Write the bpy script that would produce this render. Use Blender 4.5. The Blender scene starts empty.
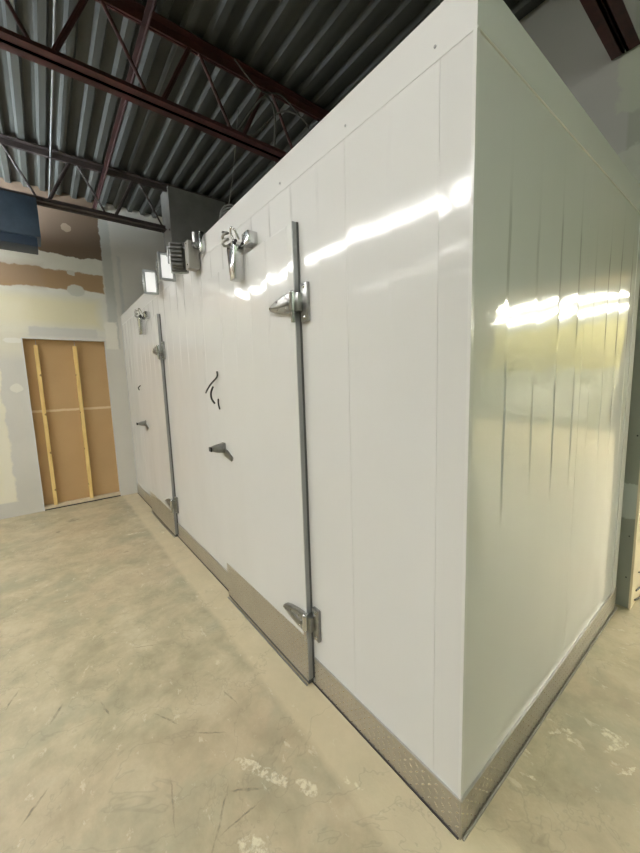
import bpy, bmesh, math, random
from mathutils import Vector, Matrix
random.seed(7)
SC = bpy.context.scene
COL = SC.collection
PI = math.pi

# ------------------------------------------------------------------ helpers
class MB:
    """collects shapes (world coordinates) and links them as ONE mesh object"""
    def __init__(s):
        s.bm = bmesh.new()
    def _face(s, vs):
        try: s.bm.faces.new(vs)
        except ValueError: pass
    def box(s, x0, x1, y0, y1, z0, z1, M=None, bev=0):
        b = bmesh.new()
        bmesh.ops.create_cube(b, size=1)
        for v in b.verts:
            v.co = Vector(((x0+x1)/2+v.co.x*(x1-x0), (y0+y1)/2+v.co.y*(y1-y0), (z0+z1)/2+v.co.z*(z1-z0)))
        if bev:
            bmesh.ops.bevel(b, geom=b.edges[:], offset=bev, segments=2, affect='EDGES', profile=.5)
        if M: b.transform(M)
        s.merge(b); return s
    def merge(s, b):
        me = bpy.data.meshes.new('t'); b.to_mesh(me); b.free()
        s.bm.from_mesh(me); bpy.data.meshes.remove(me)
    def prism(s, pts, axis, a, b, bev=0, M=None):
        """polygon pts in the two other axes, extruded along axis from a to b"""
        t = bmesh.new()
        def mk(p, h):
            if axis == 'x': return Vector((h, p[0], p[1]))
            if axis == 'y': return Vector((p[0], h, p[1]))
            return Vector((p[0], p[1], h))
        A = [t.verts.new(mk(p, a)) for p in pts]; B = [t.verts.new(mk(p, b)) for p in pts]
        n = len(pts)
        t.faces.new(A); t.faces.new(B[::-1])
        for i in range(n):
            t.faces.new((A[(i+1) % n], A[i], B[i], B[(i+1) % n]))
        bmesh.ops.recalc_face_normals(t, faces=t.faces[:])
        if bev:
            bmesh.ops.bevel(t, geom=t.edges[:], offset=bev, segments=2, affect='EDGES', profile=.5)
        if M: t.transform(M)
        s.merge(t); return s
    def cyl(s, p0, p1, r, seg=16, r2=None, bev=0):
        p0 = Vector(p0); p1 = Vector(p1); d = p1-p0
        t = bmesh.new()
        bmesh.ops.create_cone(t, cap_ends=True, segments=seg, radius1=r, radius2=r if r2 is None else r2, depth=d.length)
        if bev:
            bmesh.ops.bevel(t, geom=[e for e in t.edges if abs(e.verts[0].co.z-e.verts[1].co.z) < 1e-6], offset=bev, segments=2, affect='EDGES')
        q = Vector((0, 0, 1)).rotation_difference(d.normalized())
        t.transform(Matrix.Translation((p0+p1)/2) @ q.to_matrix().to_4x4())
        s.merge(t); return s
    def ball(s, c, r, sc=(1, 1, 1)):
        t = bmesh.new(); bmesh.ops.create_uvsphere(t, u_segments=12, v_segments=8, radius=r)
        t.transform(Matrix.Translation(c) @ Matrix.Diagonal((*sc, 1))); s.merge(t); return s
    def tube(s, pts, r, seg=8, sub=6):
        """smooth tube through the points"""
        P = [Vector(p) for p in pts]
        if len(P) > 2 and sub > 1:
            Q = []
            for i in range(len(P)-1):
                a = P[max(i-1, 0)]; b = P[i]; c = P[i+1]; d = P[min(i+2, len(P)-1)]
                for k in range(sub):
                    t = k/sub
                    Q.append(.5*((2*b)+(c-a)*t+(2*a-5*b+4*c-d)*t*t+(3*b-a-3*c+d)*t**3))
            Q.append(P[-1]); P = Q
        rings = []; up = None
        for i, p in enumerate(P):
            d = (P[min(i+1, len(P)-1)]-P[max(i-1, 0)]).normalized()
            if up is None: up = d.orthogonal().normalized()
            up = (up-d*up.dot(d)).normalized(); w = d.cross(up)
            rings.append([s.bm.verts.new(p+r*(math.cos(2*PI*k/seg)*up+math.sin(2*PI*k/seg)*w)) for k in range(seg)])
        for a, b in zip(rings, rings[1:]):
            for k in range(seg):
                s._face((a[k], a[(k+1) % seg], b[(k+1) % seg], b[k]))
        s._face(rings[0][::-1]); s._face(rings[-1]); return s

def wloc(o):
    v = Vector((0, 0, 0))
    while o: v += o.location; o = o.parent
    return v

def build(name, mb, mat, parent=None, smooth=None, origin=None):
    me = bpy.data.meshes.new(name)
    base = wloc(parent) if parent else Vector((0, 0, 0))
    org = Vector(origin) if origin else base
    bmesh.ops.translate(mb.bm, verts=mb.bm.verts[:], vec=-org)
    mb.bm.to_mesh(me); mb.bm.free()
    me.materials.append(mat)
    if smooth:
        for p in me.polygons: p.use_smooth = True
        try: me.set_sharp_from_angle(angle=math.radians(smooth))
        except Exception: pass
    o = bpy.data.objects.new(name, me); COL.objects.link(o)
    o.location = org-base
    if parent: o.parent = parent
    return o

def tag(o, label=None, cat=None, group=None, kind=None):
    if label: o['label'] = label
    if cat: o['category'] = cat
    if group: o['group'] = group
    if kind: o['kind'] = kind
    return o

def empty(name, loc, label, cat, group=None):
    o = bpy.data.objects.new(name, None); COL.objects.link(o)
    o.location = loc; o.empty_display_size = .1
    return tag(o, label, cat, group)

def copy_tree(o, parent=None):
    c = o.copy(); COL.objects.link(c)
    if parent: c.parent = parent
    for ch in [q for q in bpy.data.objects if q.parent == o]:
        copy_tree(ch, c)
    return c

def struct(name, mb, mat, label=None):
    o = build(name, mb, mat); o['kind'] = 'structure'
    if label: o['label'] = label
    return o

# ------------------------------------------------------------------ materials
class NT:
    def __init__(s, name, rough=.5, metal=0, color=(.8, .8, .8)):
        s.m = bpy.data.materials.new(name); s.m.use_nodes = True
        s.nt = s.m.node_tree; s.N = s.nt.nodes; s.L = s.nt.links
        s.b = s.N['Principled BSDF']
        s.b.inputs['Base Color'].default_value = (*color, 1)
        s.b.inputs['Roughness'].default_value = rough
        s.b.inputs['Metallic'].default_value = metal
        tc = s.N.new('ShaderNodeTexCoord'); s.obj = tc.outputs['Object']
        sp = s.N.new('ShaderNodeSeparateXYZ'); s.L.new(s.obj, sp.inputs[0])
        s.x, s.y, s.z = sp.outputs
    def put(s, sock, v):
        if isinstance(v, bpy.types.NodeSocket): s.L.new(v, sock)
        elif isinstance(v, (tuple, list)) and len(v) == 3 and sock.type == 'RGBA': sock.default_value = (*v, 1)
        else: sock.default_value = v
    def math(s, op, a, b=None, c=None, clamp=False):
        n = s.N.new('ShaderNodeMath'); n.operation = op; n.use_clamp = clamp
        s.put(n.inputs[0], a)
        if b is not None: s.put(n.inputs[1], b)
        if c is not None: s.put(n.inputs[2], c)
        return n.outputs[0]
    def noise(s, scale, detail=4, rough=.5, vec=None, stretch=None, dist=0, offset=0):
        n = s.N.new('ShaderNodeTexNoise')
        n.inputs['Scale'].default_value = scale; n.inputs['Detail'].default_value = detail
        n.inputs['Roughness'].default_value = rough; n.inputs['Distortion'].default_value = dist
        v = vec or s.obj
        if stretch or offset:
            mp = s.N.new('ShaderNodeMapping'); s.L.new(v, mp.inputs[0])
            if stretch: mp.inputs['Scale'].default_value = stretch
            mp.inputs['Location'].default_value = (offset, offset, offset)
            v = mp.outputs[0]
        s.L.new(v, n.inputs['Vector'])
        return n.outputs[0]
    def ramp(s, fac, stops):
        n = s.N.new('ShaderNodeValToRGB'); s.put(n.inputs[0], fac)
        e = n.color_ramp.elements
        while len(e) < len(stops): e.new(.5)
        for k, (p, c) in enumerate(stops):
            e[k].position = p; e[k].color = (*c, 1) if len(c) == 3 else c
        return n.outputs[0]
    def mix(s, fac, a, b):
        n = s.N.new('ShaderNodeMix'); n.data_type = 'RGBA'
        s.put(n.inputs[0], fac); s.put(n.inputs[6], a); s.put(n.inputs[7], b)
        return n.outputs[2]
    def color(s, c): s.put(s.b.inputs['Base Color'], c)
    def bump(s, h, dist=.01, strength=1.0, prev=None):
        n = s.N.new('ShaderNodeBump'); s.put(n.inputs['Height'], h)
        n.inputs['Distance'].default_value = dist; n.inputs['Strength'].default_value = strength
        if prev is not None: s.L.new(prev, n.inputs['Normal'])
        s.L.new(n.outputs[0], s.b.inputs['Normal']); return n.outputs[0]
    def wob(s, scale, amp, offset=0, detail=4):
        return s.math('MULTIPLY', s.math('SUBTRACT', s.noise(scale, detail, .6, offset=offset+1e-3), .5), amp)
    def rect(s, u, v, u0, u1, v0, v1, soft=.01):
        """1 inside the rectangle, soft edge"""
        m = s.math('SUBTRACT', u, u0)
        m = s.math('MINIMUM', m, s.math('SUBTRACT', u1, u))
        m = s.math('MINIMUM', m, s.math('SUBTRACT', v, v0))
        m = s.math('MINIMUM', m, s.math('SUBTRACT', v1, v))
        return s.math('MULTIPLY_ADD', m, 1/soft, .5, clamp=True)
    def blob(s, u, v, cu, cv, ru, rv, soft=.15, ang=0):
        du = s.math('SUBTRACT', u, cu); dv = s.math('SUBTRACT', v, cv)
        if ang:
            c, sn = math.cos(ang), math.sin(ang)
            a = s.math('ADD', s.math('MULTIPLY', du, c), s.math('MULTIPLY', dv, sn))
            b = s.math('SUBTRACT', s.math('MULTIPLY', dv, c), s.math('MULTIPLY', du, sn))
            du, dv = a, b
        du = s.math('DIVIDE', du, ru); dv = s.math('DIVIDE', dv, rv)
        d = s.math('SQRT', s.math('ADD', s.math('MULTIPLY', du, du), s.math('MULTIPLY', dv, dv)))
        return s.math('MULTIPLY_ADD', s.math('SUBTRACT', 1.0, d), 1/soft, .5, clamp=True)

def simple(name, color, rough=.5, metal=0, nscale=None, namp=.1):
    t = NT(name, rough, metal, color)
    if nscale:
        n = t.noise(nscale, 5, .6)
        lo = tuple(max(0, c*(1-namp)) for c in color); hi = tuple(min(1, c*(1+namp)) for c in color)
        t.color(t.ramp(n, [(.3, lo), (.7, hi)]))
    return t.m

# glossy white pre-painted sheet; slightly oil-canned
def sheet(name, color, rough, along):
    t = NT(name, rough, 0, color)
    u = t.x if along == 'x' else t.y
    t.b.inputs['IOR'].default_value = 1.42 if along == 'x' else 1.75
    # oil-canned bays about 19 cm wide: each bay twists a little, so a mirrored lamp row breaks at every bay
    off, per, A, z0, sg = (.079, .185, -.024, 1.98, .30) if along == 'x' else (-.02, .20, .028, 1.55, .38)
    cell = t.math('DIVIDE', t.math('ADD', t.math('ADD', u, off), t.wob(1.1, .06, 3)), per)
    saw = t.math('FRACT', cell)
    # soften the jump so that it is a narrow crease
    edge = t.math('MULTIPLY', t.math('SUBTRACT', 1.0, saw), 12.0, clamp=True)
    saw = t.math('MULTIPLY', saw, edge)
    wn = t.N.new('ShaderNodeTexWhiteNoise'); wn.noise_dimensions = '1D'
    t.L.new(t.math('FLOOR', cell), wn.inputs['W'])
    amp = t.math('MULTIPLY_ADD', wn.outputs['Value'], .9, .25)
    dz = t.math('SUBTRACT', t.z, z0); dn = t.math('DIVIDE', dz, sg)
    win = t.math('DIVIDE', 1.0, t.math('ADD', 1.0, t.math('POWER', t.math('ABSOLUTE', dn), 8.0)))
    dz = t.math('MULTIPLY', dz, win)
    tw = t.math('MULTIPLY', t.math('MULTIPLY', saw, dz), t.math('MULTIPLY', amp, A))
    if along == 'x':
        big = t.noise(2.0, 2, .4, stretch=(1.0, .01, .7))
        h = t.math('ADD', t.math('MULTIPLY', big, .010), tw)
    else:
        big = t.noise(2.2, 2, .4, stretch=(.01, 1.0, .45), offset=5)
        h = t.math('ADD', t.math('MULTIPLY', big, .006), tw)
    t.bump(h, 1.0)
    return t.m

M = {}
M['sheet'] = sheet('white_sheet', (.72, .72, .71), .085, 'x')
M['sheet_side'] = sheet('white_sheet_side', (.72, .72, .71), .085, 'y')
M['trim'] = simple('white_trim', (.72, .72, .71), .22)
M['joint'] = simple('joint_caulk', (.62, .62, .6), .35)
M['caulk'] = simple('dirty_caulk', (.30, .28, .24), .8)
M['chrome'] = simple('chrome', (.62, .62, .62), .16, 1)
M['castmetal'] = simple('cast_metal', (.35, .35, .34), .28, 1, 60, .15)
M['alu'] = simple('aluminium', (.55, .55, .54), .32, 1)
M['edge'] = simple('edge_steel', (.36, .37, .37), .4, .5)
M['gasket'] = simple('grey_gasket', (.10, .10, .10), .5)
M['rubber'] = simple('rubber', (.035, .03, .03), .5)
M['black'] = simple('black_plastic', (.01, .01, .01), .45)
M['dark'] = simple('dark_gap', (.02, .02, .018), .8)
M['rust'] = simple('red_primer', (.052, .011, .010), .6, 0, 8, .45)
M['greyred'] = simple('dull_red_paint', (.040, .012, .011), .7, 0, 8, .35)
M['greysteel'] = simple('dark_steel_paint', (.045, .034, .032), .6, 0, 8, .35)
M['galv'] = simple('galvanised', (.40, .41, .41), .4, .7, 12, .2)
M['cable'] = simple('pale_cable', (.09, .09, .08), .5)
M['blue'] = simple('blue_enamel', (.035, .058, .090), .6, 0, 5, .25)
M['blue2'] = simple('deep_blue_enamel', (.018, .034, .062), .55)
M['conduit'] = simple('painted_conduit', (.16, .165, .16), .6)
M['column'] = simple('column_board', (.17, .17, .16), .8, 0, 6, .12)
M['lamp_body'] = simple('lamp_body', (.11, .11, .105), .55, .1)
M['lampgrey'] = simple('lamp_grey', (.30, .29, .27), .5, .3)

# diamond tread plate
t = NT('tread_plate', .33, .85, (.56, .54, .50))
u = t.math('ADD', t.x, t.y)
S = .026
cu = t.math('DIVIDE', u, S); cv = t.math('DIVIDE', t.z, S)
du = t.math('SUBTRACT', t.math('FRACT', cu), .5); dv = t.math('SUBTRACT', t.math('FRACT', cv), .5)
par = t.math('FLOORED_MODULO', t.math('ADD', t.math('FLOOR', cu), t.math('FLOOR', cv)), 2.0)
p_ = t.math('ADD', du, dv); q_ = t.math('SUBTRACT', du, dv)
ip = t.math('SUBTRACT', 1.0, par)
a_ = t.math('ADD', t.math('MULTIPLY', p_, ip), t.math('MULTIPLY', q_, par))
b_ = t.math('ADD', t.math('MULTIPLY', q_, ip), t.math('MULTIPLY', p_, par))
a_ = t.math('DIVIDE', a_, .55); b_ = t.math('DIVIDE', b_, .17)
lz = t.math('SUBTRACT', 1.0, t.math('ADD', t.math('MULTIPLY', a_, a_), t.math('MULTIPLY', b_, b_)), clamp=True)
t.color(t.mix(t.math('MULTIPLY', lz, .9, clamp=True), t.mix(t.noise(5, 4, .6), (.42, .395, .345), (.58, .55, .49)), (.97, .96, .93)))  # raised lozenges paler: wear, plus lamp glints put into the colour
t.put(t.b.inputs['Roughness'], t.math('MULTIPLY_ADD', lz, -.25, .38))
t.bump(lz, .0008)
M['tread'] = t.m

# concrete floor
t = NT('concrete', .42)
wx = t.math('ADD', t.x, t.wob(7, .10)); wy = t.math('ADD', t.y, t.wob(7, .10, 9))
fine_x = t.math('ADD', t.x, t.wob(30, .05)); fine_y = t.math('ADD', t.y, t.wob(30, .05, 4))
c = t.ramp(t.noise(1.9, 9, .62, dist=.15), [(.30, (.30, .26, .165)), (.46, (.44, .385, .245)), (.60, (.51, .448, .298)), (.76, (.60, .54, .38))])
c2 = t.ramp(t.noise(5.5, 9, .66, dist=.25, offset=2), [(.36, (.28, .245, .160)), (.53, (.47, .405, .270)), (.68, (.62, .555, .40))])
c = t.mix(.52, c, c2)
c = t.mix(t.ramp(t.noise(.9, 4, .6, offset=17), [(.45, (0, 0, 0)), (.68, (.45, .45, .45))]), c, (.54, .40, .27))
# greenish damp patches
gp = t.ramp(t.noise(2.6, 5, .6, offset=7), [(.52, (0, 0, 0)), (.66, (1, 1, 1))])
c = t.mix(t.math('MULTIPLY', gp, .55), c, (.31, .295, .20))
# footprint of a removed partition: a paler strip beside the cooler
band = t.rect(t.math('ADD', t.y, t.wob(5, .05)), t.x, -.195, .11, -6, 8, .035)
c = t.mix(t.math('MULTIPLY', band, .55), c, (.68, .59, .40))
# pale scuffed flecks
fl = t.ramp(t.noise(11, 9, .72, stretch=(1, 1.6, 1), dist=.2, offset=4), [(.60, (0, 0, 0)), (.66, (1, 1, 1))])
c = t.mix(t.math('MULTIPLY', fl, .5), c, (.70, .65, .50))
# cement and paint splats
sp = None
for (cx, cy, ru, rv, an) in [(.222, .775, .040, .026, 0), (.245, .75, .010, .075, -.4), (.29, .66, .006, .05, -.5),
                             (.08, .64, .055, .008, .9), (.115, .635, .022, .013, .3),
                             (.07, .36, .035, .007, .4), (.02, .45, .02, .01, 0), (-.354, -.17, .017, .011, 0), (-.312, -.149, .018, .012, 0),
                             (-.62, -.42, .075, .020, .55), (-.53, -.372, .05, .02, .5), (-.43, -.30, .045, .022, .4), (-.40, -.535, .05, .03, .6),
                             (-.33, -.55, .04, .018, .3), (-3.4, -.33, .10, .014, 1.3), (-3.23, -.10, .03, .02, 0)]:
    b = t.blob(fine_x, fine_y, cx, cy, ru, rv, .25, an)
    sp = b if sp is None else t.math('MAXIMUM', sp, b)
spk = t.math('MULTIPLY_ADD', t.noise(38, 4, .7, offset=21), 7.0, -3.0, clamp=True)
c = t.mix(t.math('MULTIPLY', t.math('MULTIPLY', sp, spk), .75), c, (.78, .73, .56))
# dark scuffs, tyre marks and hairline cracks
dk = None
for (cx, cy, ru, rv, an) in [(-.535, -.590, .11, .0035, -.67), (-.565, -.475, .055, .004, .95), (-.50, -.52, .07, .003, 1.6),
                             (-1.29, -.84, .05, .004, .25), (-.97, -.362, .05, .003, .2), (-1.407, -1.016, .05, .006, -.5), (-1.0, -1.09, .05, .004, -.75),
                             (-1.636, -1.186, .05, .005, -.4), (-1.05, -.63, .06, .0035, .5), (-.86, -.50, .06, .003, .9),
                             (-3.0, -.47, .014, .02, 0), (-4.0, -.945, .03, .02, 0), (-1.6, -.60, .07, .003, 1.1), (-.70, -.70, .08, .003, -.2), (-4.3, -.8, .05, .06, 0)]:
    b = t.blob(t.math('ADD', t.x, t.wob(22, .02)), t.math('ADD', t.y, t.wob(22, .02, 6)), cx, cy, ru, rv, .6, an)
    dk = b if dk is None else t.math('MAXIMUM', dk, b)
c = t.mix(t.math('MULTIPLY', t.math('MULTIPLY', dk, t.math('MULTIPLY_ADD', t.noise(25, 3, .6, offset=13), 3.0, -1.0, clamp=True)), .8), c, (.12, .105, .075))
rings = t.ramp(t.noise(2.3, 5, .6, dist=.4, offset=11), [(.493, (0, 0, 0)), (.5, (1, 1, 1)), (.507, (0, 0, 0))])
c = t.mix(t.math('MULTIPLY', rings, .22), c, (.14, .13, .10))
t.color(c)
t.put(t.b.inputs['Roughness'], t.math('MULTIPLY_ADD', t.noise(3, 5, .6, offset=3), .25, .30))
t.bump(t.noise(40, 6, .6), .0012)
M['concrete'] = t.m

# patched drywall on the left wall (masks in y, z)
t = NT('patched_drywall', .75)
y_ = t.math('ADD', t.y, t.wob(7, .10, 1)); z_ = t.math('ADD', t.z, t.wob(5, .12, 5))
yf = t.math('ADD', t.y, t.wob(16, .05, 2)); zf = t.math('ADD', t.z, t.wob(16, .04, 3))
c = t.mix(t.noise(3, 4, .6), (.62, .60, .55), (.70, .68, .62))           # grey board face
def lay(m, col, k=1.0):
    global c
    c = t.mix(t.math('MULTIPLY', m, k) if k != 1.0 else m, c, col)
compound = t.mix(t.noise(6, 5, .6, offset=5), (.62, .61, .54), (.76, .75, .67))
lay(t.rect(y_, z_, -9, -.16, 2.16, 3.15), compound)                        # skim coat above the opening
lay(t.rect(y_, t.z, -9, -.25, 2.27, 2.60, .12), (.74, .68, .44), .75)      # cream yellow band
lay(t.rect(y_, t.z, -9, -.98, 1.9, 2.55, .15), (.80, .76, .60), .6)
lay(t.rect(y_, zf, -.98, -.30, 2.13, 2.24, .02), (.58, .57, .53), .8)
lay(t.rect(yf, z_, -9, -.15, 3.12, 3.95), (.17, .118, .078))               # torn brown paper, upper
lay(t.rect(yf, z_, -9, -.165, 2.70, 2.93, .015), (.38, .25, .135))        # torn brown paper, lower
lay(t.rect(y_, t.z, -9, -.80, 2.72, 2.95, .12), (.36, .27, .19), .5)
lay(t.blob(yf, zf, -.50, 3.44, .05, .05), (.36, .28, .20))
lay(t.blob(yf, zf, -.50, 2.915, .04, .03), (.58, .57, .50))
lay(t.blob(yf, zf, -.47, 2.71, .09, .07), (.56, .56, .49))
lay(t.rect(yf, z_, -.15, -.04, 2.0, 3.95, .02), (.50, .51, .47), .9)       # taped vertical seam
lay(t.rect(yf, zf, -.20, -.06, 2.0, 2.35, .02), (.78, .76, .68))
lay(t.rect(yf, z_, .02, .055, -1, 3.2, .02), (.52, .53, .51), .7)
yl = t.math('ADD', t.y, t.wob(5, .12, 8))
lay(t.rect(yl, t.z, -3.2, -1.29, .18, 1.85, .02), (.84, .80, .66))         # mud patch left of the opening
lay(t.rect(t.math('ADD', t.y, t.wob(4, .1, 8)), zf, -3.2, -1.42, .3, 1.7, .1), (.84, .78, .56), .6)
lay(t.blob(yf, zf, -1.16, 1.52, .055, .05), (.80, .78, .70))
lay(t.blob(yf, zf, -1.13, 2.07, .09, .03), (.82, .80, .72))
t.color(c); t.bump(t.noise(25, 5, .6), .001)
M['drywall_left'] = t.m

# back wall: green-grey board with pale joint compound (masks in x, z)
t = NT('greenish_drywall', .7)
xf = t.math('ADD', t.x, t.wob(9, .16, 2)); zf = t.math('ADD', t.z, t.wob(9, .16, 3))
c = t.mix(t.noise(3, 4, .6), (.27, .29, .235), (.32, .335, .28))
lay(t.rect(t.x, t.z, -9, -.115, 2.2, 9, .015), (.36, .36, .33))
lay(t.rect(xf, zf, -.17, .5, 2.0, 2.74, .02), (.43, .45, .37), .8)
lay(t.rect(xf, zf, -.16, .5, 2.95, 3.3, .02), (.40, .43, .34), .8)
lay(t.rect(t.x, t.math('ADD', t.z, t.wob(20, .05)), -.5, .12, .58, .80, .01), (.50, .54, .49))
for zz in (.20, .47, 1.1): lay(t.blob(t.x, t.z, .035, zz, .004, .005), (.03, .03, .03))
t.color(c); t.bump(t.noise(25, 5, .6), .001)
M['drywall_back'] = t.m

M['jamb'] = simple('cream_board', (.80, .70, .50), .7, 0, 6, .08)
M['drywall'] = simple('plain_drywall', (.40, .42, .36), .75, 0, 2, .12)
M['drywall_warm'] = simple('primed_drywall', (.55, .54, .46), .75, 0, 2, .1)
M['nextceil'] = simple('next_room_ceiling', (.16, .17, .14), .8, 0, 3, .2)

# far wall of the next room: yellow upper band
t = NT('yellow_band_wall', .7)
zf = t.math('ADD', t.z, t.wob(2, .1))
c = t.mix(t.noise(1.2, 4, .6), (.22, .23, .17), (.36, .36, .27))
lay(t.rect(t.x, t.z, -9, 30, 1.55, 2.80, .06), (.27, .24, .085))
lay(t.rect(t.math('ADD', t.x, t.wob(.8, 1.2)), zf, 2.2, 4.4, .2, 1.1, .1), (.50, .50, .44), .7)
t.color(c); M['yellowwall'] = t.m

# kraft back of the board and studs
t = NT('kraft_board', .8)
c = t.mix(t.noise(2.5, 5, .6), (.46, .305, .145), (.54, .365, .185))
lay(t.rect(t.y, t.math('ADD', t.z, t.wob(12, .02)), -2, 1, 1.215, 1.245, .006), (.70, .56, .35))
lay(t.rect(t.math('ADD', t.y, t.wob(4, .5)), t.math('ADD', t.z, t.wob(12, .02)), -.84, -.66, 1.28, 1.305, .01), (.22, .13, .06), .5)
t.color(c); M['kraft'] = t.m
t = NT('pine_stud', .65)
g = t.noise(9, 5, .6, stretch=(4, 4, .35), dist=.8)
c = t.ramp(g, [(.3, (.68, .46, .16)), (.6, (.86, .64, .26)), (.8, (.90, .70, .34))])
lay(t.blob(t.math('FRACT', t.math('MULTIPLY', t.y, 9)), t.math('FRACT', t.math('MULTIPLY', t.z, 2.1)), .5, .5, .16, .03), (.25, .13, .05), .8)
t.color(c); M['pine'] = t.m
M['paleplate'] = simple('pale_sill_wood', (.66, .56, .40), .7, 0, 12, .12)

# fluted roof deck
t = NT('roof_deck', .55)
c = t.ramp(t.noise(1.3, 6, .65, stretch=(.35, 1.4, 1)), [(.3, (.045, .048, .041)), (.55, (.062, .065, .058)), (.75, (.082, .086, .078))])
lay(t.ramp(t.noise(3, 5, .6, stretch=(.25, 2, 1), offset=4), [(.58, (0, 0, 0)), (.7, (1, 1, 1))]), (.065, .062, .042), .6)
t.color(c); t.b.inputs['Metallic'].default_value = .15
M['deck'] = t.m

def emit(name, col, s):
    m = bpy.data.materials.new(name); m.use_nodes = True
    b = m.node_tree.nodes['Principled BSDF']
    b.inputs['Base Color'].default_value = (.8, .8, .8, 1)
    b.inputs['Emission Color'].default_value = (*col, 1); b.inputs['Emission Strength'].default_value = s
    return m
K = 1.0
M['tube'] = emit('lit_tube', (1, .99, .96), 30*K)
M['tube4'] = emit('fill_tube_trough', (1, .99, .96), 60*K)
M['tube3'] = emit('fill_tube_side', (.74, 1, .66), 4.8*K)
M['tubeup'] = emit('fill_tube_upward', (.80, .90, 1), 400*K)
M['tube2'] = emit('lit_tube_next_room', (1, .97, .82), 58*K)
M['lens'] = emit('lit_lens', (1, 1, .98), .24)

# ------------------------------------------------------------------ dimensions
XL = -4.94; YB = 1.85; ZD = 3.80; XR = 6.0; YF = -6.5
H = 2.44; HS = 2.316; YD = 1.786; HK = .142
TH = .30                                    # back wall thickness
DX0, DX1, DZ = .057, 1.06, 2.08              # doorway in the back wall

# ------------------------------------------------------------------ the setting
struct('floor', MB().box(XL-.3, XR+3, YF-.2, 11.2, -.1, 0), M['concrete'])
# left wall with the framed recess
oy0, oy1, oz = -1.06, -.215, 2.10
w = MB()
w.box(XL-.12, XL, YF, oy0, 0, 3.86).box(XL-.12, XL, oy1, YB, 0, 3.86).box(XL-.12, XL, oy0, oy1, oz, 3.86)
struct('wall_left', w, M['drywall_left'])
struct('wall_front', MB().box(XL-.12, XR+.1, YF-.1, YF, 0, 3.86), M['drywall_warm'])
struct('wall_right', MB().box(XR, XR+.1, YF, YB, 0, 3.86), M['drywall'])
w = MB()
w.box(XL-.12, DX0, YB, YB+TH, 0, 3.86).box(DX1, XR+.1, YB, YB+TH, 0, 3.86).box(DX0, DX1, YB, YB+TH, DZ, 3.86)
struct('wall_back', w, M['drywall_back'])
j = MB().box(DX0, DX0+.012, YB-.004, YB+TH+.004, 0, DZ).box(DX1-.012, DX1, YB-.004, YB+TH+.004, 0, DZ).box(DX0+.012, DX1-.012, YB-.004, YB+TH+.004, DZ-.012, DZ)
o = struct('door_1', j, M['jamb']); o['label'] = 'cream lined doorway opening behind the cooler end'
struct('trim_1', MB().box(XL-.002, XL+.004, oy0-.004, oy0+.010, 0, oz).box(XL-.002, XL+.004, oy1-.004, oy1+.004, 0, oz).box(XL-.002, XL+.004, oy0, oy1, oz-.003, oz+.008), M['trim'])
# next room
struct('wall_far', MB().box(-1.2, XR+3, 11, 11.1, 0, 3.9), M['yellowwall'])
struct('wall_next_left', MB().box(-1.3, -1.2, YB+TH, 11, 0, 3.9), M['drywall_warm'])
struct('wall_next_right', MB().box(XR+3, XR+3.1, YB+TH, 11, 0, 3.9), M['drywall_warm'])
struct('ceiling_next', MB().box(-1.3, XR+3.1, YB+TH, 11.1, 3.9, 4.0), M['nextceil'])
# fluted deck, ribs along x
prof = []; P = .1524; y = YF
while y < YB+.01:
    prof += [(y, ZD), (y+.045, ZD), (y+.062, ZD+.04), (y+.135, ZD+.04)]
    y += P
poly = prof + [(prof[-1][0], ZD+.08), (YF, ZD+.08)]
struct('ceiling', MB().prism(poly, 'x', XL-.1, XR+.1), M['deck'])

# framed recess contents
rc = empty('framed_recess', (XL-.06, (oy0+oy1)/2, 0), 'boarded framed opening low in the patched left wall, two bare wood studs on brown board', 'framed opening')
build('backing_board', MB().box(XL-.118, XL-.10, oy0-.04, oy1+.04, 0, oz+.04), M['kraft'], rc)
for yy in (-.935, -.55):
    b = build('stud', MB().box(XL-.098, XL-.012, yy-.019, yy+.019, .045, 2.025, bev=.002), M['pine'], rc)
    build('hanger_wire', MB().tube([(XL-.06, yy, 2.02), (XL-.055, yy+.004, 2.06), (XL-.06, yy+.002, 2.10)], .003, 6), M['galv'], b)
build('sill_plate', MB().box(XL-.098, XL-.01, oy0, oy1, .012, .045, bev=.002), M['paleplate'], rc)
build('floor_gap_strip', MB().box(XL-.1, XL-.004, oy0, oy1, 0, .012), M['dark'], rc)

# ------------------------------------------------------------------ walk-in cooler
ck = empty('walk_in_cooler', (XL/2, YD/2, 0), 'long white walk-in cooler box with two flush doors and tread-plate base', 'walk-in cooler')
hx1, dl1 = -.778, -1.728        # door 1: hinge edge, latch edge
hx2, dl2 = -3.009, -3.959       # door 2
cuts = [-.1005, -.48, -1.98, -2.74, -4.22, XL+.012]
for a, b in zip(cuts, cuts[1:]):
    build('wall_panel', MB().box(b+.0006, a-.0006, 0, .10, .0, HS-.001), M['sheet'], ck, origin=(0, 0, 0))
for a, b in ((.0, .90), (.901, YD-.09)):
    build('wall_panel', MB().box(-.10, 0, a, b, 0, HS-.001), M['sheet_side'], ck, origin=(0, 0, 0))
build('rear_edge_trim', MB().box(-.10, .003, YD-.088, YD, 0, HS-.001, bev=.002), M['trim'], ck)
build('top_fascia', MB().box(XL+.012, -.1005, -.0008, .10, HS, H), M['trim'], ck, origin=(0, 0, 0))
build('top_fascia', MB().box(-.10, .0015, -.0015, YD, HS, H), M['trim'], ck, origin=(0, 0, 0))
build('roof_panel', MB().box(XL+.112, -.101, .101, YD-.01, H-.10, H-.005), M['trim'], ck)
build('corner_trim', MB().prism([(-.008, -.0022), (.0022, -.0022), (.0022, .012), (.0005, .012), (.0005, 0), (-.008, 0)], 'z', HK, H), M['trim'], ck)
build('seam_bead', MB().box(XL+.012, 0, -.0014, 0, HS-.0015, HS), M['joint'], ck)
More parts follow.
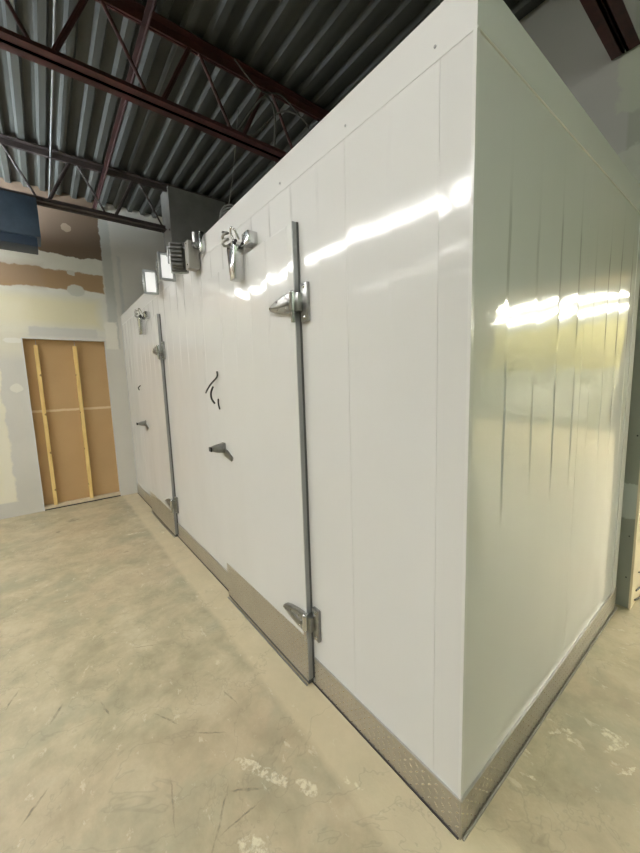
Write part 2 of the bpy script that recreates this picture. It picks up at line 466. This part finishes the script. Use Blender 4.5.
build('seam_bead', MB().cyl((.0012, 0, HS), (.0012, YD, HS), .0035, 12), M['trim'], ck, 60)
build('wall_end_bead', MB().box(XL+.002, XL+.016, -.006, .012, 0, H), M['joint'], ck)
for a, b in ((0, hx1+.012), (dl1-.008, hx2+.012), (dl2-.008, XL+.012)):
    k = build('kick_plate', MB().box(b, a, -.006, -.0005, 0, HK, bev=.0008), M['tread'], ck, origin=(0, 0, 0)); k['label'] = 'diamond tread kick plate'
    build('top_lip', MB().box(b, a, -.0075, -.0005, HK, HK+.003), M['alu'], k)
k = build('kick_plate', MB().box(.0005, .006, -.006, YD, 0, HK, bev=.0008), M['tread'], ck, origin=(0, 0, 0)); k['label'] = 'diamond tread kick plate on the short side'
build('top_lip', MB().box(.0005, .0075, -.006, YD, HK, HK+.003), M['alu'], k)
build('caulk_bead', MB().tube([(.012, y, .004+random.uniform(-.001, .001)) for y in [q*.1 for q in range(0, 19)]], .0040, 6, 2), M['caulk'], k)
build('frame_caulk', MB().box(XL+.012, -.0, -.011, -.006, 0, .005), M['rubber'], ck)
# screws in the fascia
for xx in (-.115, -.47, -.9, -1.5, -2.3):
    build('screw', MB().cyl((xx, -.004, HS+.035), (xx, -.0015, HS+.035), .004, 10), M['galv'], ck)

def make_door(hx, lx):
    T = -.030
    d = build('door', MB().box(lx, hx-.003, T, -.003, .032, 2.14, bev=.003), M['sheet'], ck, origin=(0, 0, 0))
    build('hinge_edge', MB().box(hx-.0035, hx+.003, T-.001, -.001, .03, 2.145, bev=.001), M['edge'], d)
    build('hinge_gasket', MB().box(hx+.003, hx+.006, -.010, -.001, .03, 2.145), M['gasket'], d)
    build('latch_gasket', MB().box(lx-.004, lx-.0005, -.016, -.001, .03, 2.14), M['joint'], d)
    k = build('door_kick_plate', MB().box(lx-.001, hx-.004, T-.004, T-.0003, .022, .252, bev=.0008), M['tread'], d, origin=(0, 0, 0)); k['label'] = 'tall tread kick plate on the door'
    build('sweep_gasket', MB().box(lx, hx-.004, T-.002, -.006, .004, .021), M['gasket'], d)
    build('threshold_strip', MB().box(lx, hx-.004, T-.016, T-.008, .0, .006, bev=.001), M['castmetal'], d)
    # strap hinges
    for hz in (1.817, .345):
        h = MB()
        up = -1 if hz > 1 else 1
        # strap: tapered leaf with a rolled ridge
        L = .18
        pts = [(hx-.002, hz-.040), (hx-.002, hz+.040), (hx-.05, hz+.039), (hx-.12, hz+.027), (hx-L+.014, hz+.012), (hx-L, hz), (hx-L+.014, hz-.012), (hx-.12, hz-.027), (hx-.05, hz-.039)]
        h.prism(pts, 'y', T-.028, T, bev=.006)
        pts2 = [(hx-.004, hz-.012), (hx-.004, hz+.012), (hx-.10, hz+.010), (hx-L+.03, hz+.003), (hx-L+.03, hz-.003), (hx-.10, hz-.010)]
        h.prism(pts2, 'y', T-.036, T-.026, bev=.003)
        # flange plate on the frame
        h.box(hx+.022, hx+.070, -.018, 0, hz-.085, hz+.075, bev=.004)
        h.box(hx+.004, hx+.040, T-.012, -.004, hz-.040, hz+.035, bev=.004)
        o = build('hinge', h, M['castmetal'], d, 35); o['label'] = 'cast metal strap hinge'
        # knuckle barrel
        k2 = MB().cyl((hx+.006, T-.016, hz-.038), (hx+.006, T-.016, hz+.040), .015, 20, bev=.003)
        k2.cyl((hx+.006, T-.016, hz-.085), (hx+.006, T-.016, hz-.040), .010, 16, bev=.002)
        k2.ball((hx+.006, T-.016, hz+.040), .013, (1, 1, .6))
        build('hinge_knuckle', k2, M['chrome'], d, 40)
        for zz in (hz-.068, hz+.058):
            build('hinge_bolt', MB().ball((hx+.050, -.019, zz), .009, (1, .5, 1)), M['chrome'], d, 40)
        for xx, dz in ((hx-.03, .024), (hx-.03, -.024), (hx-.10, .017), (hx-.10, -.017), (hx-.165, 0)):
            build('hinge_bolt', MB().ball((xx, T-.029, hz+dz), .005, (1, .5, 1)), M['chrome'], d, 40)
    # latch handle
    zx = lx+.080; hz = 1.076
    h = MB().box(zx-.018, zx+.028, T-.014, T, hz-.035, hz+.035, bev=.004)
    h.prism([(zx-.010, hz-.002), (zx+.060, hz-.008), (zx+.135, hz-.045), (zx+.120, hz-.072), (zx+.020, hz-.050), (zx-.012, hz-.022)], 'y', T-.012, T-.001, bev=.003)
    o = build('handle', h, M['castmetal'], d, 35); o['label'] = 'chrome latch handle'
    build('handle_lever', MB().prism([(T-.008, hz-.030), (T-.008, hz+.030), (T-.050, hz+.026), (T-.085, hz+.016), (T-.085, hz-.014), (T-.050, hz-.024)], 'x', zx-.022, zx+.030, bev=.006), M['castmetal'], d, 35)
    build('handle_end_cap', MB().box(zx-.020, zx+.016, T-.096, T-.085, hz-.014, hz+.014, bev=.003), M['black'], d)
    # spring closer bridging the door head
    cx = lx+.470; cz = 2.155
    cl = MB()
    cl.prism([(cx-.022, cz-.140), (cx+.030, cz-.140), (cx+.042, cz+.02), (cx+.034, cz+.045), (cx-.034, cz+.045), (cx-.046, cz+.02)], 'y', T-.058, T-.001, bev=.003)
    o = build('door_closer', cl, M['chrome'], d, 35); o['label'] = 'chrome spring door closer'
    build('closer_spring', MB().tube([(cx-.034+.022*math.cos(a*.9), T-.066+.012*math.sin(a*.9), cz+.03+.0045*a) for a in range(0, 19)], .0075, 6, 3), M['castmetal'], d, 60)
    build('closer_hook', MB().tube([(cx-.004, T-.03, cz+.05), (cx-.008, T-.045, cz+.095), (cx+.006, T-.05, cz+.115), (cx+.020, T-.035, cz+.10), (cx+.022, T-.015, cz+.06)], .006, 8, 5), M['chrome'], d, 60)
    build('closer_bracket', MB().box(cx+.065, cx+.135, -.055, 0, cz+.012, cz+.070, bev=.004).box(cx+.030, cx+.070, -.040, -.008, cz+.022, cz+.048, bev=.003), M['chrome'], d, 35)
    build('closer_pin', MB().cyl((cx-.03, T-.048, cz+.040), (cx+.05, T-.048, cz+.040), .008, 10), M['black'], d, 40)
    build('closer_screw', MB().ball((cx+.004, T-.046, cz-.08), .004), M['black'], d, 40)
    return d
d1 = make_door(hx1, dl1)
d1['label'] = 'white cooler door nearer the corner'
d2 = copy_tree(d1, ck); d2.location.x += hx2-hx1
d2['label'] = 'white cooler door next to the left wall'

# black wire ends poking out at the latch edge
o = build('black_wire', MB().tube([(-1.66, -.0405, 1.565), (-1.664, -.041, 1.53), (-1.74, -.052, 1.49), (-1.81, -.052, 1.455), (-1.877, -.041, 1.43)], .0055, 8)
      .tube([(-1.742, -.041, 1.470), (-1.755, -.052, 1.43), (-1.750, -.052, 1.39), (-1.730, -.041, 1.360)], .0065, 8)
      .tube([(-1.668, -.0405, 1.392), (-1.664, -.043, 1.36), (-1.655, -.0405, 1.325)], .0050, 8), M['black'], smooth=60, origin=(-1.7, -.035, 1.45))
tag(o, 'frayed black wire ends beside the latch edge of the nearer cooler door', 'wire')
o = build('black_wire', MB().tube([(-4.14, -.014, 1.455), (-4.10, -.03, 1.48), (-4.06, -.014, 1.505)], .0060, 8), M['black'], smooth=60, origin=(-4.1, -.01, 1.48))
tag(o, 'short black wire stub beside the far cooler door', 'wire')

# ------------------------------------------------------------------ floodlights clamped on the top edge
def flood(x, y, z, label, rz):
    r = empty('floodlight', (x, y, z), label, 'floodlight', 'floodlights on the cooler edge')
    # built facing +x around its base
    w2, h2 = .048, .092
    def at(mb): return mb
    b = MB().prism([(-w2*.8, -h2*.85), (w2*.8, -h2*.85), (w2*.8, h2*.85), (-w2*.8, h2*.85)], 'x', -.060, -.02, bev=.008)
    b.box(-.03, .0, -w2, w2, -h2, h2, bev=.006)
    hous = build('housing', shift(b, r), M['lamp_body'], r, 35)
    fr = MB()
    for s in (-1, 1):
        fr.box(-.002, .012, s*w2-.010, s*w2+.010, -h2-.008, h2+.008, bev=.003)
        fr.box(-.002, .012, -w2, w2, s*h2-.010, s*h2+.010, bev=.003)
    build('bezel', shift(fr, r), M['galv'], r, 35)
    build('lens', shift(MB().box(0, .005, -w2+.008, w2-.008, -h2+.008, h2-.008), r), M['lens'], r)
    for k in range(6):
        zz = -.065+k*.026
        build('cooling_fin', shift(MB().box(-.080, -.055, -w2*.75, w2*.75, zz-.005, zz+.005, bev=.0015), r), M['lamp_body'], r)
    br = MB()
    for s in (-1, 1):
        br.box(-.050, -.025, s*(w2+.012)-.003, s*(w2+.012)+.003, -.05, .05)
        br.cyl((-.037, s*(w2+.008), 0), (-.037, s*(w2+.022), 0), .008, 12)
    br.box(-.050, -.025, -w2-.015, w2+.015, .048, .054)
    
    build('bracket', shift(br, r), M['galv'], r)
    r.rotation_euler.z = rz
    return r
def shift(mb, r):
    bmesh.ops.translate(mb.bm, verts=mb.bm.verts[:], vec=r.location); return mb
flood(-2.86, -.095, 2.375, 'lit floodlight on the cooler edge, lowest and leftmost of the three', -.25)
flood(-2.38, -.090, 2.375, 'lit floodlight in the middle of the three on the cooler edge', -.10)
flood(-2.06, -.095, 2.350, 'floodlight turned away, finned grey back showing, nearest of the three', PI-.5)
# junction box and clamp at the end of the row
jb = empty('junction_box', (-1.94, -.03, 2.35), 'grey metal box hung over the cooler edge beside the floodlights', 'electrical box')
build('enclosure', MB().box(-1.965, -1.895, -.085, -.012, 2.245, 2.42, bev=.005), M['lampgrey'], jb, 35)
for zz in (2.40, 2.27): build('cover_screw', MB().ball((-1.92, -.086, zz), .005), M['chrome'], jb)
cp = empty('edge_clamp', (-1.84, -.02, 2.43), 'small chrome clamp hooked on the cooler top edge', 'clamp')
build('clamp_body', MB().box(-1.850, -1.805, -.035, -.003, 2.33, 2.453, bev=.004).box(-1.850, -1.805, -.035, .04, 2.443, 2.453, bev=.002), M['chrome'], cp, 35)
build('clamp_screw', MB().cyl((-1.870, -.045, 2.40), (-1.870, -.045, 2.46), .016, 12).cyl((-1.885, -.045, 2.385), (-1.855, -.045, 2.385), .016, 12).tube([(-1.875, -.04, 2.40), (-1.855, -.05, 2.37), (-1.825, -.045, 2.355)], .006), M['castmetal'], cp, 40)

# boxed column rising behind the lamps
cb = build('boxed_column', MB().box(-4.28, -3.97, .45, 1.15, 0, 3.80), M['column'], origin=(-4.12, .8, 2.44))
cb.data; tag(cb, 'dark grey boxed-in column rising behind the floodlights', 'column')

# ------------------------------------------------------------------ open-web roof joists
def joist(x, label, mat, ymax=YB-.004, zb=3.29):
    r = empty('roof_joist', (x, -2.3, 3.27), label, 'roof joist', 'roof joists')
    y0 = YF+.01
    def chord(z, s, ymx):
        mb = MB()
        for sx in (-1, 1):      # pair of angles back to back with a gap
            a, b = sorted((x+sx*.004, x+sx*.062)); mb.box(a, b, y0, ymx, z, z+.006)
            a, b = sorted((x+sx*.004, x+sx*.016)); mb.box(a, b, y0, ymx, min(z, z+s*.05), max(z, z+s*.05)+.006)
        return mb
    build('top_chord', chord(3.785, -1, YB-.002), mat, r)
    build('bottom_chord', chord(zb, 1, ymax), mat, r)
    k = 0; y = -.735
    while y > y0+.6: y -= .575
    while y < YB-.3:
        build('web_rod', MB().cyl((x, y-.03, zb+.02), (x, y-.27, 3.775), .011, 8), mat, r)
        build('web_rod', MB().cyl((x, y+.04, zb+.02), (x, y+.27, 3.775), .016, 8), mat, r)
        y += .575
    return r
joist(-.142, 'dark red steel joist ending on the back wall behind the box corner', M['rust'], YB-.02, 3.245)
joist(-2.10, 'rust red open-web joist crossing above the middle of the cooler', M['rust'])
joist(-4.02, 'dark open-web joist nearest the patched left wall', M['greysteel'], .40)
o = build('bridging_bar', MB().box(XL+.01, XR, -.20, -.17, 3.735, 3.741).box(XL+.01, XR, -.174, -.168, 3.705, 3.741), M['greyred'], origin=(-2, -.18, 3.72))
tag(o, 'thin rust red bridging bar running across the roof joists', 'bridging bar')
o = build('conduit', MB().cyl((XL+.01, -.63, 3.745), (XR, -.63, 3.745), .009, 10), M['conduit'], smooth=60, origin=(-2, -.63, 3.745))
tag(o, 'thin pale conduit running along the roof deck flutes', 'conduit')
o = build('hanging_cable', MB().tube([(-2.2, .10, 3.36), (-2.25, .33, 3.40), (-2.22, .46, 3.42), (-2.10, .53, 3.52), (-2.02, .62, 3.62), (-2.05, .72, 3.58), (-2.2, .80, 3.42), (-2.3, .84, 3.36)], .008, 8)
      .tube([(-2.15, .20, 3.37), (-2.2, .40, 3.37), (-2.18, .60, 3.44), (-2.05, .78, 3.60), (-1.9, .9, 3.50), (-1.95, 1.0, 3.38)], .006, 8)
      .tube([(-1.95, .35, 3.70), (-1.96, .55, 3.60), (-1.98, .75, 3.66), (-1.97, .95, 3.55)], .005, 8), M['cable'], smooth=60, origin=(-2.1, .5, 3.5))
tag(o, 'loose pale cable looped over the rust red joist', 'cable')
# coil of cable behind the clamp
o = build('cable_coil', MB().tube([(-2.75+.10*math.cos(a*.52)*.8, .62+.10*math.cos(a*.52)*.6, 2.98+.11*math.sin(a*.52)+.002*a) for a in range(0, 38)], .007, 8, 3), M['column'], smooth=60, origin=(-2.75, .62, 2.98))
hb = build('coil_hanger', MB().tube([(-2.75, .62, 3.14), (-2.6, .62, 3.4), (-2.45, .62, 3.80)], .004, 6), M['column'], smooth=60, origin=(-2.75, .62, 3.1))
hb.parent = o; hb.location = Vector((-2.75, .62, 3.1))-o.location
tag(o, 'dim grey coil of cable hung in the dark above the cooler clamp', 'cable coil')

# blue unit hung below the far joist
bu = empty('hanging_cabinet', (-4.02, -1.15, 2.85), 'blue box unit hung under the roof joist at the left edge', 'cabinet')
build('upper_cabinet', MB().box(-4.20, -3.90, -1.60, -.785, 2.93, 3.285, bev=.008), M['blue'], bu, 35)
build('lower_cabinet', MB().box(-4.18, -3.92, -1.60, -.815, 2.845, 2.93, bev=.006), M['blue2'], bu, 35)
for yy in (-1.5, -.95):
    build('hanger_rod', MB().cyl((-4.02, yy, 3.28), (-4.02, yy, 3.295), .01, 8), M['galv'], bu)

# loose cable ends inside the doorway
o = build('loose_cable', MB().tube([(.072, 1.98, .20), (.078, 2.04, .185), (.075, 2.13, .18)], .004, 6)
      .tube([(.072, 1.95, .085), (.08, 2.03, .088), (.075, 2.13, .078)], .005, 6)
      .tube([(.072, 1.93, .03), (.08, 2.0, .018), (.09, 2.10, .010)], .006, 6), M['black'], smooth=60, origin=(.075, 2.0, .005))
tag(o, 'black cable ends poking from the doorway jamb behind the cooler', 'cable')

# ------------------------------------------------------------------ fluorescent strips
def strip(x, y, z, mat, label, group, axis='x', L=1.2, hang=ZD, hw=.11, tubes=(-.055, .055)):
    r = empty('strip_light', (x, y, z), label, 'strip light', group)
    def bx(a0, a1, b0, b1, c0, c1):
        return MB().box(x+a0, x+a1, y+b0, y+b1, z+c0, z+c1) if axis == 'x' else MB().box(x+b0, x+b1, y+a0, y+a1, z+c0, z+c1)
    build('housing', bx(-L/2, L/2, -hw, hw, .03, .07), M['trim'], r)
    for s in tubes:
        e = MB()
        if axis == 'x': e.cyl((x-L/2+.02, y+s, z), (x+L/2-.02, y+s, z), .019, 12)
        else: e.cyl((x+s, y-L/2+.02, z), (x+s, y+L/2-.02, z), .019, 12)
        build('tube', e, mat, r, 60)
    rod = MB()
    for s in (-.4, .4):
        p = (x+s, y) if axis == 'x' else (x, y+s)
        rod.cyl((*p, z+.07), (*p, hang), .004, 6)
    build('hanger_rod', rod, M['galv'], r)
    return r
LX = [-4.3, -3.05, -1.8, -.55, .7, 1.95]
for i, x in enumerate(LX):
    strip(x, -1.75, 2.93, M['tube'], 'fluorescent strip light, seen only mirrored as a bright streak in the white cooler front', 'strip lights over the aisle', hw=.03 if x < -3 else .17, tubes=(0,))
for x in (-4.2,):  # added unseen lamp, brightens the left end of the deck
    uy, uz = -2.0, 3.12
    r = empty('added_uplight', (x, uy, uz), 'added upward fluorescent tray light out of view, washing the roof deck on the left', 'light')
    build('tray', MB().box(x-.6, x+.6, uy-.14, uy+.14, uz-.05, uz-.04).box(x-.6, x+.6, uy-.14, uy-.13, uz-.05, uz+.02).box(x+.6, x+.61, uy-.14, uy+.14, uz-.05, uz+.03).box(x-.61, x-.6, uy-.14, uy+.14, uz-.05, uz+.03).box(x-.6, x+.6, uy+.13, uy+.14, uz-.05, uz+.018), M['trim'], r)
    build('tube', MB().cyl((x-.58, uy, uz-.01), (x+.58, uy, uz-.01), .019, 12), M['tubeup'], r, 60)
    for q in (-.4, .4): build('hanger_rod', MB().cyl((x+q, uy-.1, uz-.05), (x+q, uy-.1, ZD), .004, 6), M['galv'], r)
for x in (-4.0, -2.7, -1.4, -.1, 1.2):  # added unseen lamps for floor and lower front; skirts keep tubes out of reflections
    y, z = -3.7, 3.25
    r = empty('added_trough_light', (x, y, z), 'added deep-skirted fluorescent trough light out of view behind the camera aisle', 'light', 'added trough lights behind the aisle')
    sh = MB().box(x-.6, x+.6, y-.105, y+.105, z+.05, z+.07)
    for q in (-1, 1): sh.box(x-.6, x+.6, y+q*.1-.005, y+q*.1+.005, z-.062, z+.05).box(x+q*.6-.006, x+q*.6+.006, y-.105, y+.105, z-.062, z+.07)
    build('reflector', sh, M['trim'], r)
    build('tube', MB().cyl((x-.58, y, z), (x+.58, y, z), .019, 12), M['tube4'], r, 60)
    for q in (-.4, .4): build('hanger_rod', MB().cyl((x+q, y, z+.07), (x+q, y, ZD), .004, 6), M['galv'], r)
for x in (2.6, 4.4):  # added greenish rows, unseen, to brighten the cooler short side
    for y in (-2.6, -1.0, .6):
        strip(x, y, 3.3, M['tube3'], 'added fluorescent strip light out of view beside the cooler short side', 'added strip lights beside the short side', 'y', hw=.17)
for i, x in enumerate([(a, b) for b in (10.2, 8.2) for a in (1.2, 2.6, 4.0, 5.4, 6.8, 8.1)]):
    strip(*x, 3.02, M['tube2'], 'fluorescent strip light of the next room, mirrored in the cooler short side', 'strip lights in the next room', hang=3.9)
for x in (.8, 3.4, 6.0):  # extra strips added to light the floor of the next room
    for y in (4.0, 7.0):
        strip(x, y, 3.6, M['tube2'], 'added fluorescent strip light nearer the doorway in the next room', 'added strip lights near the doorway', hang=3.9)

# ------------------------------------------------------------------ camera, world, view
cam = bpy.data.cameras.new('camera'); co = bpy.data.objects.new('camera', cam); COL.objects.link(co)
r = Vector((0.61591314, 0.78718466, -0.03148525)); u = Vector((-0.07867359, 0.10122343, 0.9917481)); f = Vector((-0.78387593, 0.60835362, -0.12427548))
Mx = Matrix(((r.x, u.x, -f.x, .50934), (r.y, u.y, -f.y, -.91428), (r.z, u.z, -f.z, 1.4753), (0, 0, 0, 1)))
co.matrix_world = Mx
cam.sensor_fit = 'HORIZONTAL'; cam.sensor_width = 36; cam.lens = 351.763*36/640
cam.clip_start = .02; cam.clip_end = 100
SC.camera = co
w = bpy.data.worlds.new('world'); SC.world = w; w.use_nodes = True
w.node_tree.nodes['Background'].inputs[0].default_value = (.6, .7, .8, 1)
w.node_tree.nodes['Background'].inputs[1].default_value = .05
SC.view_settings.view_transform = 'Standard'
SC.view_settings.look = 'None'
SC.view_settings.exposure = 1.08
SC.view_settings.gamma = 1
SC.view_settings.use_curve_mapping = False
SC.cycles.max_bounces = 10; SC.cycles.diffuse_bounces = 6; SC.cycles.glossy_bounces = 6
SC.cycles.sample_clamp_indirect = 6
